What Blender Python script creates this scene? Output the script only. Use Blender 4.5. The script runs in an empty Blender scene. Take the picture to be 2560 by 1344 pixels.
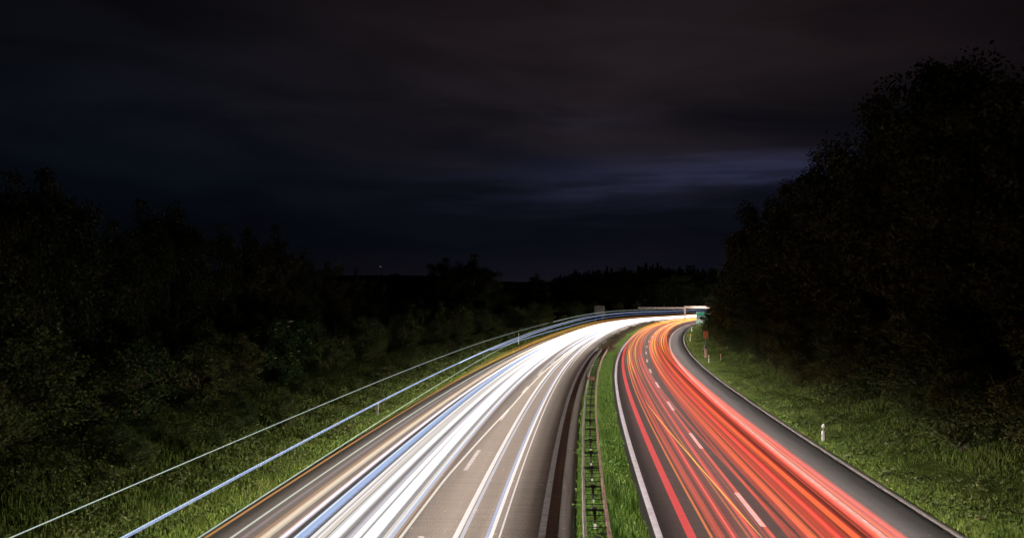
import bpy, math, random
import numpy as np
from mathutils import Matrix
random.seed(7)
RNG = np.random.default_rng(11)
scene = bpy.context.scene
COL = scene.collection

# ------------------------------------------------------------------ camera
CAM_H = 7.8
cam_d = bpy.data.cameras.new('camera')
cam = bpy.data.objects.new('camera', cam_d)
COL.objects.link(cam)
cam.location = (0, 0, CAM_H)
cam.rotation_euler = (math.radians(90), 0, 0)
cam_d.sensor_width = 36
cam_d.lens = 36 * 2234.1 / 2560
cam_d.shift_y = 85.5 / 2560
cam_d.clip_end = 5000
scene.camera = cam

# ------------------------------------------------------------------ exposure
scene.view_settings.view_transform = 'Standard'
scene.view_settings.look = 'None'
scene.view_settings.gamma = 1
scene.view_settings.exposure = 0
scene.render.engine = 'CYCLES'
scene.cycles.use_denoising = True
scene.cycles.transparent_max_bounces = 24
scene.cycles.max_bounces = 4
scene.cycles.sample_clamp_indirect = 2.0

# ------------------------------------------------------------------ night sky
world = bpy.data.worlds.new('World')
scene.world = world
world.use_nodes = True
wt = world.node_tree
wn, wl = wt.nodes, wt.links
wn.clear()


def wnode(t, **k):
    n = wn.new(t)
    for a, b in k.items():
        setattr(n, a, b)
    return n


def wmath(op, a, b=None, clamp=False):
    n = wnode('ShaderNodeMath', operation=op)
    n.use_clamp = clamp
    for i, v in enumerate((a, b)):
        if v is None:
            continue
        if isinstance(v, (int, float)):
            n.inputs[i].default_value = v
        else:
            wl.new(v, n.inputs[i])
    return n.outputs[0]


def wgauss(v, c, s):
    d = wmath('MULTIPLY', wmath('SUBTRACT', v, c), 1.0 / s)
    return wmath('EXPONENT', wmath('MULTIPLY', wmath('MULTIPLY', d, d), -1.0))


tc = wnode('ShaderNodeTexCoord')
sep = wnode('ShaderNodeSeparateXYZ')
wl.new(tc.outputs['Generated'], sep.inputs[0])
sx, sy, sz = sep.outputs
az = wmath('ARCTAN2', sx, sy)
hor = wmath('SQRT', wmath('ADD', wmath('MULTIPLY', sx, sx), wmath('MULTIPLY', sy, sy)))
el = wmath('DIVIDE', sz, wmath('MAXIMUM', hor, 0.02))
comb = wnode('ShaderNodeCombineXYZ')
wl.new(wmath('ADD', wmath('MULTIPLY', az, 2.2), wmath('MULTIPLY', el, 2.5)), comb.inputs[0])
wl.new(wmath('MULTIPLY', el, 9.0), comb.inputs[1])
nz = wnode('ShaderNodeTexNoise')
nz.inputs['Scale'].default_value = 2.0
nz.inputs['Detail'].default_value = 5.0
nz.inputs['Distortion'].default_value = 0.5
wl.new(comb.outputs[0], nz.inputs['Vector'])
cloud = nz.outputs[0]
elw = wmath('ADD', el, wmath('MULTIPLY', wmath('SUBTRACT', cloud, 0.5), 0.16))
ramp = wnode('ShaderNodeValToRGB')
wl.new(wmath('MULTIPLY', elw, 2.5), ramp.inputs[0])
cr = ramp.color_ramp
stops = [(0.00, (.0115, .0092, .0150)), (0.06, (.0075, .0066, .0115)), (0.16, (.0034, .0040, .0076)),
         (0.27, (.0042, .0050, .0092)), (0.36, (.0070, .0072, .0125)), (0.44, (.0098, .0080, .0112)),
         (0.56, (.0140, .0104, .0132)), (0.74, (.0168, .0114, .0140)), (0.88, (.0140, .0096, .0120)), (1.0, (.0090, .0064, .0082))]
cr.elements[0].position, cr.elements[0].color = stops[0][0], stops[0][1] + (1,)
cr.elements[1].position, cr.elements[1].color = stops[-1][0], stops[-1][1] + (1,)
for p_, c_ in stops[1:-1]:
    e_ = cr.elements.new(p_)
    e_.color = c_ + (1,)
glow = wmath('ADD', wmath('MULTIPLY', wgauss(az, 0.13, 0.36), 0.92), 0.08)
vary = wmath('ADD', 0.30, wmath('MULTIPLY', cloud, 1.40))
base_s = wmath('MULTIPLY', glow, vary)
mul = wnode('ShaderNodeMixRGB', blend_type='MULTIPLY')
mul.inputs[0].default_value = 1
wl.new(ramp.outputs[0], mul.inputs[1])
wl.new(base_s, mul.inputs[2])
# moonlit break in the cloud
comb2 = wnode('ShaderNodeCombineXYZ')
wl.new(wmath('MULTIPLY', az, 3.0), comb2.inputs[0])
wl.new(wmath('MULTIPLY', el, 30.0), comb2.inputs[1])
nz2 = wnode('ShaderNodeTexNoise')
nz2.inputs['Scale'].default_value = 2.2
nz2.inputs['Detail'].default_value = 4.0
wl.new(comb2.outputs[0], nz2.inputs['Vector'])
wisp = wmath('MULTIPLY', wmath('SUBTRACT', nz2.outputs[0], 0.28), 2.6, True)
elb = wmath('ADD', el, wmath('MULTIPLY', wmath('SUBTRACT', nz2.outputs[0], .5), .05))
b1 = wmath('MULTIPLY', wgauss(elb, 0.147, 0.0125), wgauss(az, 0.30, 0.17))
b2 = wmath('ADD', wmath('MULTIPLY', wgauss(elb, 0.135, 0.030), wmath('MULTIPLY', wgauss(az, 0.13, 0.17), 0.62)), wmath('MULTIPLY', wgauss(elb, 0.205, 0.010), wmath('MULTIPLY', wgauss(az, 0.09, 0.07), 0.22)))
band = wmath('ADD', b1, wmath('MULTIPLY', b2, wisp))
bm = wnode('ShaderNodeMixRGB', blend_type='MULTIPLY')
bm.inputs[0].default_value = 1
bm.inputs[1].default_value = (.0158, .0168, .0400, 1)
wl.new(band, bm.inputs[2])
# bluish night cloud towards the left
cool = wnode('ShaderNodeMixRGB', blend_type='MULTIPLY')
cool.inputs[0].default_value = 1
cool.inputs[1].default_value = (.0020, .0035, .0062, 1)
wl.new(wmath('MULTIPLY', wgauss(az, -0.42, 0.34), wmath('MULTIPLY', vary, wgauss(el, .20, .14))), cool.inputs[2])
add0 = wnode('ShaderNodeMixRGB', blend_type='ADD')
add0.inputs[0].default_value = 1
wl.new(mul.outputs[0], add0.inputs[1])
wl.new(cool.outputs[0], add0.inputs[2])
add = wnode('ShaderNodeMixRGB', blend_type='ADD')
add.inputs[0].default_value = 1
wl.new(add0.outputs[0], add.inputs[1])
wl.new(bm.outputs[0], add.inputs[2])
bg = wnode('ShaderNodeBackground')
wl.new(add.outputs[0], bg.inputs[0])
bg.inputs[1].default_value = 0.9
wo = wnode('ShaderNodeOutputWorld')
wl.new(bg.outputs[0], wo.inputs[0])

GAIN = 0.5          # glow of a light trail per pass of its skin
# powers of the added fill strips and spots that stand for traffic headlamps
P_LEFT_VERGE, P_RIGHT_VERGE, P_MEDIAN, P_GUTTER = 240.0, 140.0, 160.0, 160.0
P_HIGH_LEFT, P_HIGH_RIGHT = 300.0, 270.0
P_ROAD_IN, P_ROAD_OUT, P_BEAM = 135.0, 130.0, 11000.0


# ------------------------------------------------------------------ road alignment (plan curvature + grade)
KN = np.array([0, 50, 100, 150, 200, 250, 300, 350, 400, 450, 550.])
KV = np.array([.1961, .6298, .8422, .9261, 1.3361, 1.8168, 1.8777, 1.9732, 2.0687, 2.1642, 2.2598]) * 1e-3
GN = np.array([0, 100, 200, 300, 400, 550.])
GV = np.array([.9029, .3896, 1.6721, -.2246, 2.0706, 2.0705]) * 1e-2
S_ = np.arange(0, 560, 1.0)
TH_ = math.radians(3.6291) + np.cumsum(np.interp(S_, KN, KV))
X_ = 2.9265 + np.cumsum(np.sin(TH_))
Y_ = np.cumsum(np.cos(TH_))
Z_ = np.cumsum(np.interp(S_, GN, GV))
Z_ = Z_ - Z_[40]
S_B = np.arange(-60, 0, 1.0)                                    # straight lead-in under the bridge
X_ = np.r_[X_[0] + np.sin(TH_[0]) * S_B, X_]
Y_ = np.r_[Y_[0] + np.cos(TH_[0]) * S_B, Y_]
Z_ = np.r_[Z_[0] + 0 * S_B, Z_]
TH_ = np.r_[TH_[0] + 0 * S_B, TH_]
S_ = np.r_[S_B, S_]
OFF = dict(RL=0.0, RR=7.53, RP=10.27, RD=3.78, LR=-3.98, MR=-0.47, ML=-2.87, LP=-15.6, LD=-8.02, LL=-11.9)


def at(s, off, h=0.0):
    s = np.asarray(s, float)
    x, y, z, t = (np.interp(s, S_, a) for a in (X_, Y_, Z_, TH_))
    return np.stack([x + off * np.cos(t), y - off * np.sin(t), z + h + 0 * s], -1)


def heading(s):
    return float(np.interp(s, S_, TH_))


def road_coords(x, y):
    """station and lateral offset of plan points (right positive)"""
    x = np.asarray(x, float).ravel()
    y = np.asarray(y, float).ravel()
    so = np.empty_like(x)
    oo = np.empty_like(x)
    for i in range(0, len(x), 4000):
        xs, ys = x[i:i + 4000], y[i:i + 4000]
        j = ((xs[:, None] - X_[None]) ** 2 + (ys[:, None] - Y_[None]) ** 2).argmin(1)
        dx, dy, t = xs - X_[j], ys - Y_[j], TH_[j]
        so[i:i + 4000] = S_[j] + dx * np.sin(t) + dy * np.cos(t)
        o = dx * np.cos(t) - dy * np.sin(t)
        end = (j == len(X_) - 1) | (j == 0)
        o = np.where(end, np.sign(o) * np.hypot(dx, dy), o)
        oo[i:i + 4000] = o
    return so, oo


def sstep(a, b, v):
    t = np.clip((v - a) / (b - a), 0, 1)
    return t * t * (3 - 2 * t)


def lump(x, y):
    return (np.sin(x * .31 + y * .17) + np.sin(x * .13 - y * .23 + 1.3) + np.sin(x * .57 + y * .41 + 4)) / 3


def ground_so(s, off, x, y):
    z = np.interp(s, S_, Z_) - 0.06
    r = np.maximum(off - 11.2, 0)
    z = z + 0.30 * np.minimum(r, 34) * sstep(0, 5, r) + 0.05 * np.maximum(r - 34, 0)
    l = np.maximum(-off - 16.2, 0)
    z = z + 0.05 * np.minimum(l, 40) * sstep(0, 8, l)
    out = np.maximum(l, r)
    z = z + lump(x, y) * 0.16 * sstep(0.6, 6, out)
    hill = (22.5 + 4.5 * sstep(10, -70, x)) * sstep(180, 640, y) * sstep(25, 110, -off)
    return np.maximum(z, hill + 0 * z) * sstep(25, 60, -off) + z * (1 - sstep(25, 60, -off))


def ground(x, y):
    s, o = road_coords(x, y)
    return ground_so(s, o, np.asarray(x, float).ravel(), np.asarray(y, float).ravel())


# ------------------------------------------------------------------ helpers
def tag(o, label=None, cat=None, group=None, kind=None):
    for k, v in (('label', label), ('category', cat), ('group', group), ('kind', kind)):
        if v:
            o[k] = v
    return o


def link(o, parent=None):
    COL.objects.link(o)
    if parent:
        o.parent = parent
    return o


def empty(name, loc, rz=0.0):
    o = bpy.data.objects.new(name, None)
    o.empty_display_size = 0.3
    link(o)
    o.location = loc
    o.rotation_euler = (0, 0, rz)
    return o


def mesh_obj(name, verts, faces, mat, parent=None, smooth=False, attr=None, uv=None):
    """faces: (n,k) array or list of tuples"""
    me = bpy.data.meshes.new(name)
    v = np.asarray(verts, np.float32).reshape(-1, 3)
    if isinstance(faces, np.ndarray):
        n, k = faces.shape
        me.vertices.add(len(v))
        me.vertices.foreach_set('co', v.ravel())
        me.loops.add(n * k)
        me.loops.foreach_set('vertex_index', faces.astype(np.int32).ravel())
        me.polygons.add(n)
        me.polygons.foreach_set('loop_start', np.arange(0, n * k, k, dtype=np.int32))
        me.polygons.foreach_set('loop_total', np.full(n, k, np.int32))
        me.update(calc_edges=True)
    else:
        me.from_pydata([tuple(map(float, p)) for p in v], [], [tuple(map(int, f)) for f in faces])
        me.update()
    if attr is not None:
        a = me.attributes.new('rnd', 'FLOAT', 'POINT')
        a.data.foreach_set('value', np.asarray(attr, np.float32))
    if uv is not None:
        u = me.uv_layers.new(name='UVMap')
        li = np.empty(len(me.loops), np.int32)
        me.loops.foreach_get('vertex_index', li)
        u.data.foreach_set('uv', np.asarray(uv, np.float32)[li].ravel())
    if smooth:
        me.polygons.foreach_set('use_smooth', np.ones(len(me.polygons), bool))
    me.materials.append(mat)
    return link(bpy.data.objects.new(name, me), parent)


class MB:
    def __init__(self):
        self.v, self.f = [], []

    def box(self, c, d, rz=0.0, bevel=0.0):
        x, y, z = (q / 2 for q in d)
        cs, sn = math.cos(rz), math.sin(rz)
        b = len(self.v)
        bv = min(bevel, x * .9, y * .9)
        if bv > 0:
            ring = [(-x + bv, -y), (x - bv, -y), (x, -y + bv), (x, y - bv), (x - bv, y), (-x + bv, y), (-x, y - bv), (-x, -y + bv)]
        else:
            ring = [(-x, -y), (x, -y), (x, y), (-x, y)]
        n = len(ring)
        for zz in (-z, z):
            for px, py in ring:
                self.v.append((c[0] + px * cs - py * sn, c[1] + px * sn + py * cs, c[2] + zz))
        self.f.append(tuple(b + i for i in reversed(range(n))))
        self.f.append(tuple(b + n + i for i in range(n)))
        for i in range(n):
            j = (i + 1) % n
            self.f.append((b + i, b + j, b + n + j, b + n + i))
        return self

    def tube(self, pts, radii, n=8, cap=True):
        pts = np.asarray(pts, float)
        b = len(self.v)
        for i, p in enumerate(pts):
            d = pts[min(i + 1, len(pts) - 1)] - pts[max(i - 1, 0)]
            d = d / (np.linalg.norm(d) + 1e-9)
            a = np.cross(d, (0, 0, 1.0) if abs(d[2]) < .9 else (1.0, 0, 0))
            a /= np.linalg.norm(a) + 1e-9
            c = np.cross(d, a)
            for k in range(n):
                t = 2 * math.pi * k / n
                self.v.append(tuple(p + radii[i] * (a * math.cos(t) + c * math.sin(t))))
        for i in range(len(pts) - 1):
            for k in range(n):
                k2 = (k + 1) % n
                self.f.append((b + i * n + k, b + i * n + k2, b + (i + 1) * n + k2, b + (i + 1) * n + k))
        if cap:
            self.f.append(tuple(b + k for k in reversed(range(n))))
            e = b + (len(pts) - 1) * n
            self.f.append(tuple(e + k for k in range(n)))
        return self

    def build(self, name, mat, parent=None, smooth=False):
        return mesh_obj(name, self.v, self.f, mat, parent, smooth)


def extrude_profile(prof, ss, off, h):
    """closed cross-section (lateral, up) swept along the road"""
    P = at(ss, 0)
    t = np.interp(ss, S_, TH_)
    V = []
    for i in range(len(ss)):
        for a, b in prof:
            o = off + a
            V.append((P[i, 0] + o * math.cos(t[i]), P[i, 1] - o * math.sin(t[i]), P[i, 2] + h + b))
    n = len(prof)
    F = []
    for i in range(len(ss) - 1):
        for k in range(n):
            k2 = (k + 1) % n
            F.append((i * n + k, i * n + k2, (i + 1) * n + k2, (i + 1) * n + k))
    F.append(tuple(range(n)))
    F.append(tuple((len(ss) - 1) * n + k for k in reversed(range(n))))
    return V, F


# ------------------------------------------------------------------ materials
def mat_new(name):
    m = bpy.data.materials.new(name)
    m.use_nodes = True
    nt = m.node_tree
    b = nt.nodes['Principled BSDF']
    return m, nt, b


def mat_plain(name, col, rough=.6, metal=0.0, var=0.25, scale=6.0, bump=0.0):
    m, nt, b = mat_new(name)
    N, L = nt.nodes, nt.links
    t = N.new('ShaderNodeTexCoord')
    n = N.new('ShaderNodeTexNoise')
    n.inputs['Scale'].default_value = scale
    n.inputs['Detail'].default_value = 6
    L.new(t.outputs['Object'], n.inputs['Vector'])
    r = N.new('ShaderNodeValToRGB')
    r.color_ramp.elements[0].position = .3
    r.color_ramp.elements[1].position = .72
    r.color_ramp.elements[0].color = tuple(c * (1 - var) for c in col) + (1,)
    r.color_ramp.elements[1].color = tuple(min(1, c * (1 + var)) for c in col) + (1,)
    L.new(n.outputs[0], r.inputs[0])
    L.new(r.outputs[0], b.inputs['Base Color'])
    b.inputs['Roughness'].default_value = rough
    b.inputs['Metallic'].default_value = metal
    if bump:
        bp = N.new('ShaderNodeBump')
        bp.inputs['Strength'].default_value = bump
        L.new(n.outputs[0], bp.inputs['Height'])
        L.new(bp.outputs[0], b.inputs['Normal'])
    return m


def mat_road(name, col, joints=0.0, grain=0.35):
    """UV = (offset m, station m): longitudinal wear, fine transverse texture, speckle, cross joints"""
    m, nt, b = mat_new(name)
    N, L = nt.nodes, nt.links
    uv = N.new('ShaderNodeUVMap')

    def noise(sx, sy, sc, det=4):
        mp = N.new('ShaderNodeMapping')
        mp.inputs['Scale'].default_value = (sx, sy, 1)
        L.new(uv.outputs[0], mp.inputs[0])
        n = N.new('ShaderNodeTexNoise')
        n.inputs['Scale'].default_value = sc
        n.inputs['Detail'].default_value = det
        L.new(mp.outputs[0], n.inputs['Vector'])
        return n.outputs[0]

    def mixm(a, fac_lo, fac_hi, src, lo=.35, hi=.65):
        mr = N.new('ShaderNodeMapRange')
        mr.inputs[1].default_value, mr.inputs[2].default_value = lo, hi
        mr.inputs[3].default_value, mr.inputs[4].default_value = fac_lo, fac_hi
        L.new(src, mr.inputs[0])
        x = N.new('ShaderNodeMixRGB')
        x.blend_type = 'MULTIPLY'
        x.inputs[0].default_value = 1
        if isinstance(a, tuple):
            x.inputs[1].default_value = a + (1,)
        else:
            L.new(a, x.inputs[1])
        L.new(mr.outputs[0], x.inputs[2])
        return x.outputs[0]
    c = mixm(col, .8, 1.2, noise(1.1, .012, 1.0, 3))
    c = mixm(c, .86, 1.14, noise(.35, 4.0, 1.0, 3))
    c = mixm(c, 1 - grain, 1 + grain, noise(1, 1, 14, 3))
    c = mixm(c, 1.0, 2.6, noise(1, 1, 3.3, 1), .72, .78)
    if joints:
        sepx = N.new('ShaderNodeSeparateXYZ')
        L.new(uv.outputs[0], sepx.inputs[0])
        md = N.new('ShaderNodeMath')
        md.operation = 'PINGPONG'
        md.inputs[1].default_value = joints
        L.new(sepx.outputs[1], md.inputs[0])
        c = mixm(c, .55, 1.0, md.outputs[0], .0, .045)
    L.new(c, b.inputs['Base Color'])
    b.inputs['Roughness'].default_value = .75
    bp = N.new('ShaderNodeBump')
    bp.inputs['Strength'].default_value = .35
    bp.inputs['Distance'].default_value = .02
    L.new(noise(1, 1, 25, 3), bp.inputs['Height'])
    L.new(bp.outputs[0], b.inputs['Normal'])
    return m


def mat_leaf(name, cols, scale=.5, objvar=.5, rough=.65):
    """colour from per-leaf random value, a slow noise and the object's random"""
    m, nt, b = mat_new(name)
    N, L = nt.nodes, nt.links
    a = N.new('ShaderNodeAttribute')
    a.attribute_name = 'rnd'
    t = N.new('ShaderNodeTexCoord')
    n = N.new('ShaderNodeTexNoise')
    n.inputs['Scale'].default_value = scale
    n.inputs['Detail'].default_value = 3
    L.new(t.outputs['Object'], n.inputs['Vector'])
    oi = N.new('ShaderNodeObjectInfo')

    def mth(op, x, y):
        q = N.new('ShaderNodeMath')
        q.operation = op
        for i, v in enumerate((x, y)):
            if isinstance(v, (int, float)):
                q.inputs[i].default_value = v
            else:
                L.new(v, q.inputs[i])
        return q.outputs[0]
    v = mth('ADD', mth('MULTIPLY', a.outputs['Fac'], .5), mth('MULTIPLY', n.outputs[0], .7))
    v = mth('ADD', v, mth('MULTIPLY', mth('SUBTRACT', oi.outputs['Random'], .5), objvar))
    v = mth('SUBTRACT', v, .1)
    r = N.new('ShaderNodeValToRGB')
    k = len(cols)
    r.color_ramp.elements[0].color = cols[0] + (1,)
    r.color_ramp.elements[0].position = .12
    r.color_ramp.elements[1].color = cols[-1] + (1,)
    r.color_ramp.elements[1].position = .92
    for i in range(1, k - 1):
        e = r.color_ramp.elements.new(.12 + .8 * i / (k - 1))
        e.color = cols[i] + (1,)
    L.new(v, r.inputs[0])
    L.new(r.outputs[0], b.inputs['Base Color'])
    b.inputs['Roughness'].default_value = rough
    b.inputs['Specular IOR Level'].default_value = .25
    return m


def mat_trail(name, col, alpha):
    """a lamp's path through the open shutter: glowing, partly see-through, gives its own light only"""
    m = bpy.data.materials.new(name)
    m.use_nodes = True
    nt = m.node_tree
    N, L = nt.nodes, nt.links
    N.clear()
    out = N.new('ShaderNodeOutputMaterial')
    mix = N.new('ShaderNodeAddShader')          # light adds to what lies behind and takes nothing away
    tr = N.new('ShaderNodeBsdfTransparent')
    em = N.new('ShaderNodeEmission')
    em.inputs[0].default_value = col + (1,)
    em.inputs[1].default_value = alpha * GAIN
    L.new(tr.outputs[0], mix.inputs[0])
    L.new(em.outputs[0], mix.inputs[1])
    L.new(mix.outputs[0], out.inputs[0])
    m.cycles.emission_sampling = 'NONE'
    return m


def mat_emit(name, col, st):
    m = bpy.data.materials.new(name)
    m.use_nodes = True
    nt = m.node_tree
    nt.nodes.clear()
    out = nt.nodes.new('ShaderNodeOutputMaterial')
    em = nt.nodes.new('ShaderNodeEmission')
    em.inputs[0].default_value = col + (1,)
    em.inputs[1].default_value = st
    nt.links.new(em.outputs[0], out.inputs[0])
    return m


M_ground = mat_plain('soil_and_turf', (.034, .046, .011), .95, 0, .45, 1.3, .4)
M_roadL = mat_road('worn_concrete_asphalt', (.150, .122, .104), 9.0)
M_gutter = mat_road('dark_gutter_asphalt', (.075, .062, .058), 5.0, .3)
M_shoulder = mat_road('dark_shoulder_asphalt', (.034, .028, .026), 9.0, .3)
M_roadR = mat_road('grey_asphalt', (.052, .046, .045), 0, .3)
M_paint = mat_plain('road_paint', (.46, .45, .48), .6, 0, .22, 3.0)
M_paint_worn = mat_plain('worn_road_paint', (.42, .38, .38), .65, 0, .3, 3.0)
M_paint_dimmed = mat_plain('dimmed_road_paint', (.30, .28, .27), .65, 0, .3, 3.0)  # edge line paint darkened in colour to offset strong lamp light on it
M_kerb = mat_plain('edging_concrete', (.062, .054, .047), .8, 0, .3, 4.0)
M_ground.node_tree.nodes['Principled BSDF'].inputs['Specular IOR Level'].default_value = 0.0
M_grass = mat_leaf('grass', [(.036, .068, .009), (.070, .122, .014), (.115, .155, .024), (.170, .160, .056)], .35, 0)
M_grass_lush = mat_leaf('lush_grass', [(.034, .080, .010), (.062, .140, .016), (.105, .185, .024), (.17, .20, .05)], .5, 0)
M_weed = mat_leaf('weeds', [(.022, .045, .010), (.045, .070, .015), (.072, .090, .022), (.105, .088, .040)], .3, 0)
M_leaf = mat_leaf('broad_leaves', [(.013, .026, .009), (.024, .039, .011), (.042, .052, .014), (.056, .048, .022)], .22, .5)
M_shrub = mat_leaf('shrub_leaves', [(.028, .058, .018), (.052, .086, .020), (.090, .108, .028), (.112, .092, .040)], .5, .5)
M_twig = mat_leaf('twiggy_hedge', [(.055, .050, .022), (.085, .070, .036), (.12, .085, .05), (.14, .10, .06)], .8, .3)
M_needle = mat_leaf('needles', [(.008, .018, .009), (.014, .028, .012), (.022, .038, .016)], .3, .3)
M_bark = mat_plain('bark', (.060, .045, .034), .9, 0, .4, 8.0, .6)
M_umbel = mat_plain('cream_flowers', (.62, .58, .46), .8, 0, .15, 30.0)
M_steel = mat_plain('weathered_galvanised_steel', (.17, .145, .13), .55, .1, .3, 3.0)
M_rust_redlit = mat_plain('rusty_redlit_steel', (.22, .13, .11), .6, .1, .4, 3.0)  # rust, with the red of the tail lights mixed into its colour
M_darksteel = mat_plain('dark_steel', (.035, .030, .030), .6, .3, .3, 5.0)
M_white = mat_plain('white_plastic', (.78, .78, .76), .5, 0, .06, 10.0)
M_black = mat_plain('black_plastic', (.02, .02, .02), .5, 0, .2, 10.0)
M_greypanel = mat_plain('grey_sign_back', (.26, .24, .24), .6, .2, .2, 1.5)
M_green = mat_plain('green_sign_face', (.015, .42, .25), .4, 0, .12, 3.0)
M_signwhite = mat_plain('white_sign_legend', (.80, .80, .78), .5, 0, .05, 3.0)
M_orange = mat_plain('orange_red_panel', (.80, .23, .10), .5, 0, .15, 5.0)
M_pink = mat_plain('pale_pink_panel', (.75, .44, .38), .5, 0, .15, 4.0)
M_redplate = mat_plain('pinkish_red_plate', (.46, .20, .19), .5, 0, .12, 20.0)
M_darkred = mat_plain('dark_red_ink', (.10, .012, .015), .6, 0, .1, 10.0)
M_beam = mat_plain('gantry_paint', (.46, .34, .29), .55, .1, .2, .8)
M_reflector = mat_plain('amber_reflector', (.5, .10, .02), .3, 0, .1, 20.0)

# ------------------------------------------------------------------ setting: ground, roads, markings


def lin(a, b, st):
    return np.arange(a, b + st * .5, st)


gx = np.r_[-1400, -1000, -700, -480, -340, -250, -190, -150, -120, -100, lin(-84, -32, 4), lin(-30, 130, 2.5), lin(134, 250, 5), 270, 300, 350, 430, 560, 760, 1000, 1400]
gy = np.r_[-300, -150, -80, lin(-50, 0, 8), lin(4, 330, 2.5), lin(335, 700, 8), 740, 800, 900, 1050, 1300, 1700, 2200]
GX, GY = np.meshgrid(gx, gy)
gz = ground(GX, GY)
nxg, nyg = len(gx), len(gy)
ii, jj = np.meshgrid(np.arange(nxg - 1), np.arange(nyg - 1))
a0 = (jj * nxg + ii).ravel()
gf = np.stack([a0, a0 + 1, a0 + 1 + nxg, a0 + nxg], 1)
tag(mesh_obj('ground', np.stack([GX.ravel(), GY.ravel(), gz], 1), gf, M_ground, smooth=True), kind='structure')


def strip(name, o0, o1, s0, s1, h, mat, step=2.0, n_lat=2, skirt=0.0):
    ss = np.linspace(s0, s1, max(2, int((s1 - s0) / step) + 1))
    oo = list(np.linspace(o0, o1, n_lat))
    rows = [(o, h) for o in oo]
    if skirt:
        rows = [(o0, h - skirt)] + rows + [(o1, h - skirt)]
    V = np.concatenate([at(ss, o, hh) for o, hh in rows])
    U = np.concatenate([np.stack([0 * ss + o, ss], 1) for o, hh in rows])
    n = len(ss)
    F = []
    for r in range(len(rows) - 1):
        a = np.arange(n - 1) + r * n
        F.append(np.stack([a, a + n, a + n + 1, a + 1], 1))
    return V, np.concatenate(F), U


def strip_obj(name, *a, **k):
    mat = a[5]
    V, F, U = strip(name, *a, **k)
    return tag(mesh_obj(name, V, F, mat, uv=U), kind='structure')


S0, S1 = -55, 540
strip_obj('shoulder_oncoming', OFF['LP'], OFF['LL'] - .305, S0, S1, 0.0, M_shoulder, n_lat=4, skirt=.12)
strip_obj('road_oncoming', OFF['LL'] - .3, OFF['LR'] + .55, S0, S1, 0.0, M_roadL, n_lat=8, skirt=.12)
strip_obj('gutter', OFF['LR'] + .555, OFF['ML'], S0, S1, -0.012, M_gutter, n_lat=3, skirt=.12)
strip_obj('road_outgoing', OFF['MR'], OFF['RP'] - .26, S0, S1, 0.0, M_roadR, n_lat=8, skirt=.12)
strip_obj('kerb_strip', OFF['RP'] - .255, OFF['RP'] + .05, S0, S1, 0.02, M_kerb, skirt=.12)


def join_strips(name, lst, mat):
    Vs, Fs, Us, b = [], [], [], 0
    for a in lst:
        V, F, U = strip(name, *a)
        Vs.append(V), Fs.append(F + b), Us.append(U)
        b += len(V)
    return tag(mesh_obj(name, np.concatenate(Vs), np.concatenate(Fs), mat, uv=np.concatenate(Us)), kind='structure')


mk = [(OFF['RL'] - .12, OFF['RL'] + .12, S0, S1, .006, None), ]
for k in range(-3, 30):
    s = 33.6 + 16.3 * k
    mk.append((OFF['RD'] - .10, OFF['RD'] + .10, s - 2.75, s + 2.75, .006, None))
join_strips('lane_markings_outgoing', mk, M_paint)
join_strips('edge_line_outgoing', [(OFF['RR'] - .11, OFF['RR'] + .11, S0, S1, .006, None)], M_paint_dimmed)
mk = [(OFF['LR'] - .10, OFF['LR'] + .14, S0, S1, .006, None), (OFF['LL'] - .10, OFF['LL'] + .10, S0, S1, .006, None)]
for k in range(-4, 30):
    s = 43.0 + 17.0 * k
    mk.append((OFF['LD'] - .10, OFF['LD'] + .10, s - 2.75, s + 2.75, .006, None))
join_strips('lane_markings_oncoming', mk, M_paint_worn)

# ------------------------------------------------------------------ grass and weeds (nobody could count them)


def field(n, s_rng, off_rng, near_bias):
    u = RNG.random(n)
    s = s_rng[0] + (s_rng[1] - s_rng[0]) * u ** near_bias
    o = off_rng[0] + (off_rng[1] - off_rng[0]) * RNG.random(n)
    P = at(s, o)
    z = ground_so(s, o, P[:, 0], P[:, 1])
    P[:, 2] = z
    return P, s, o


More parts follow.
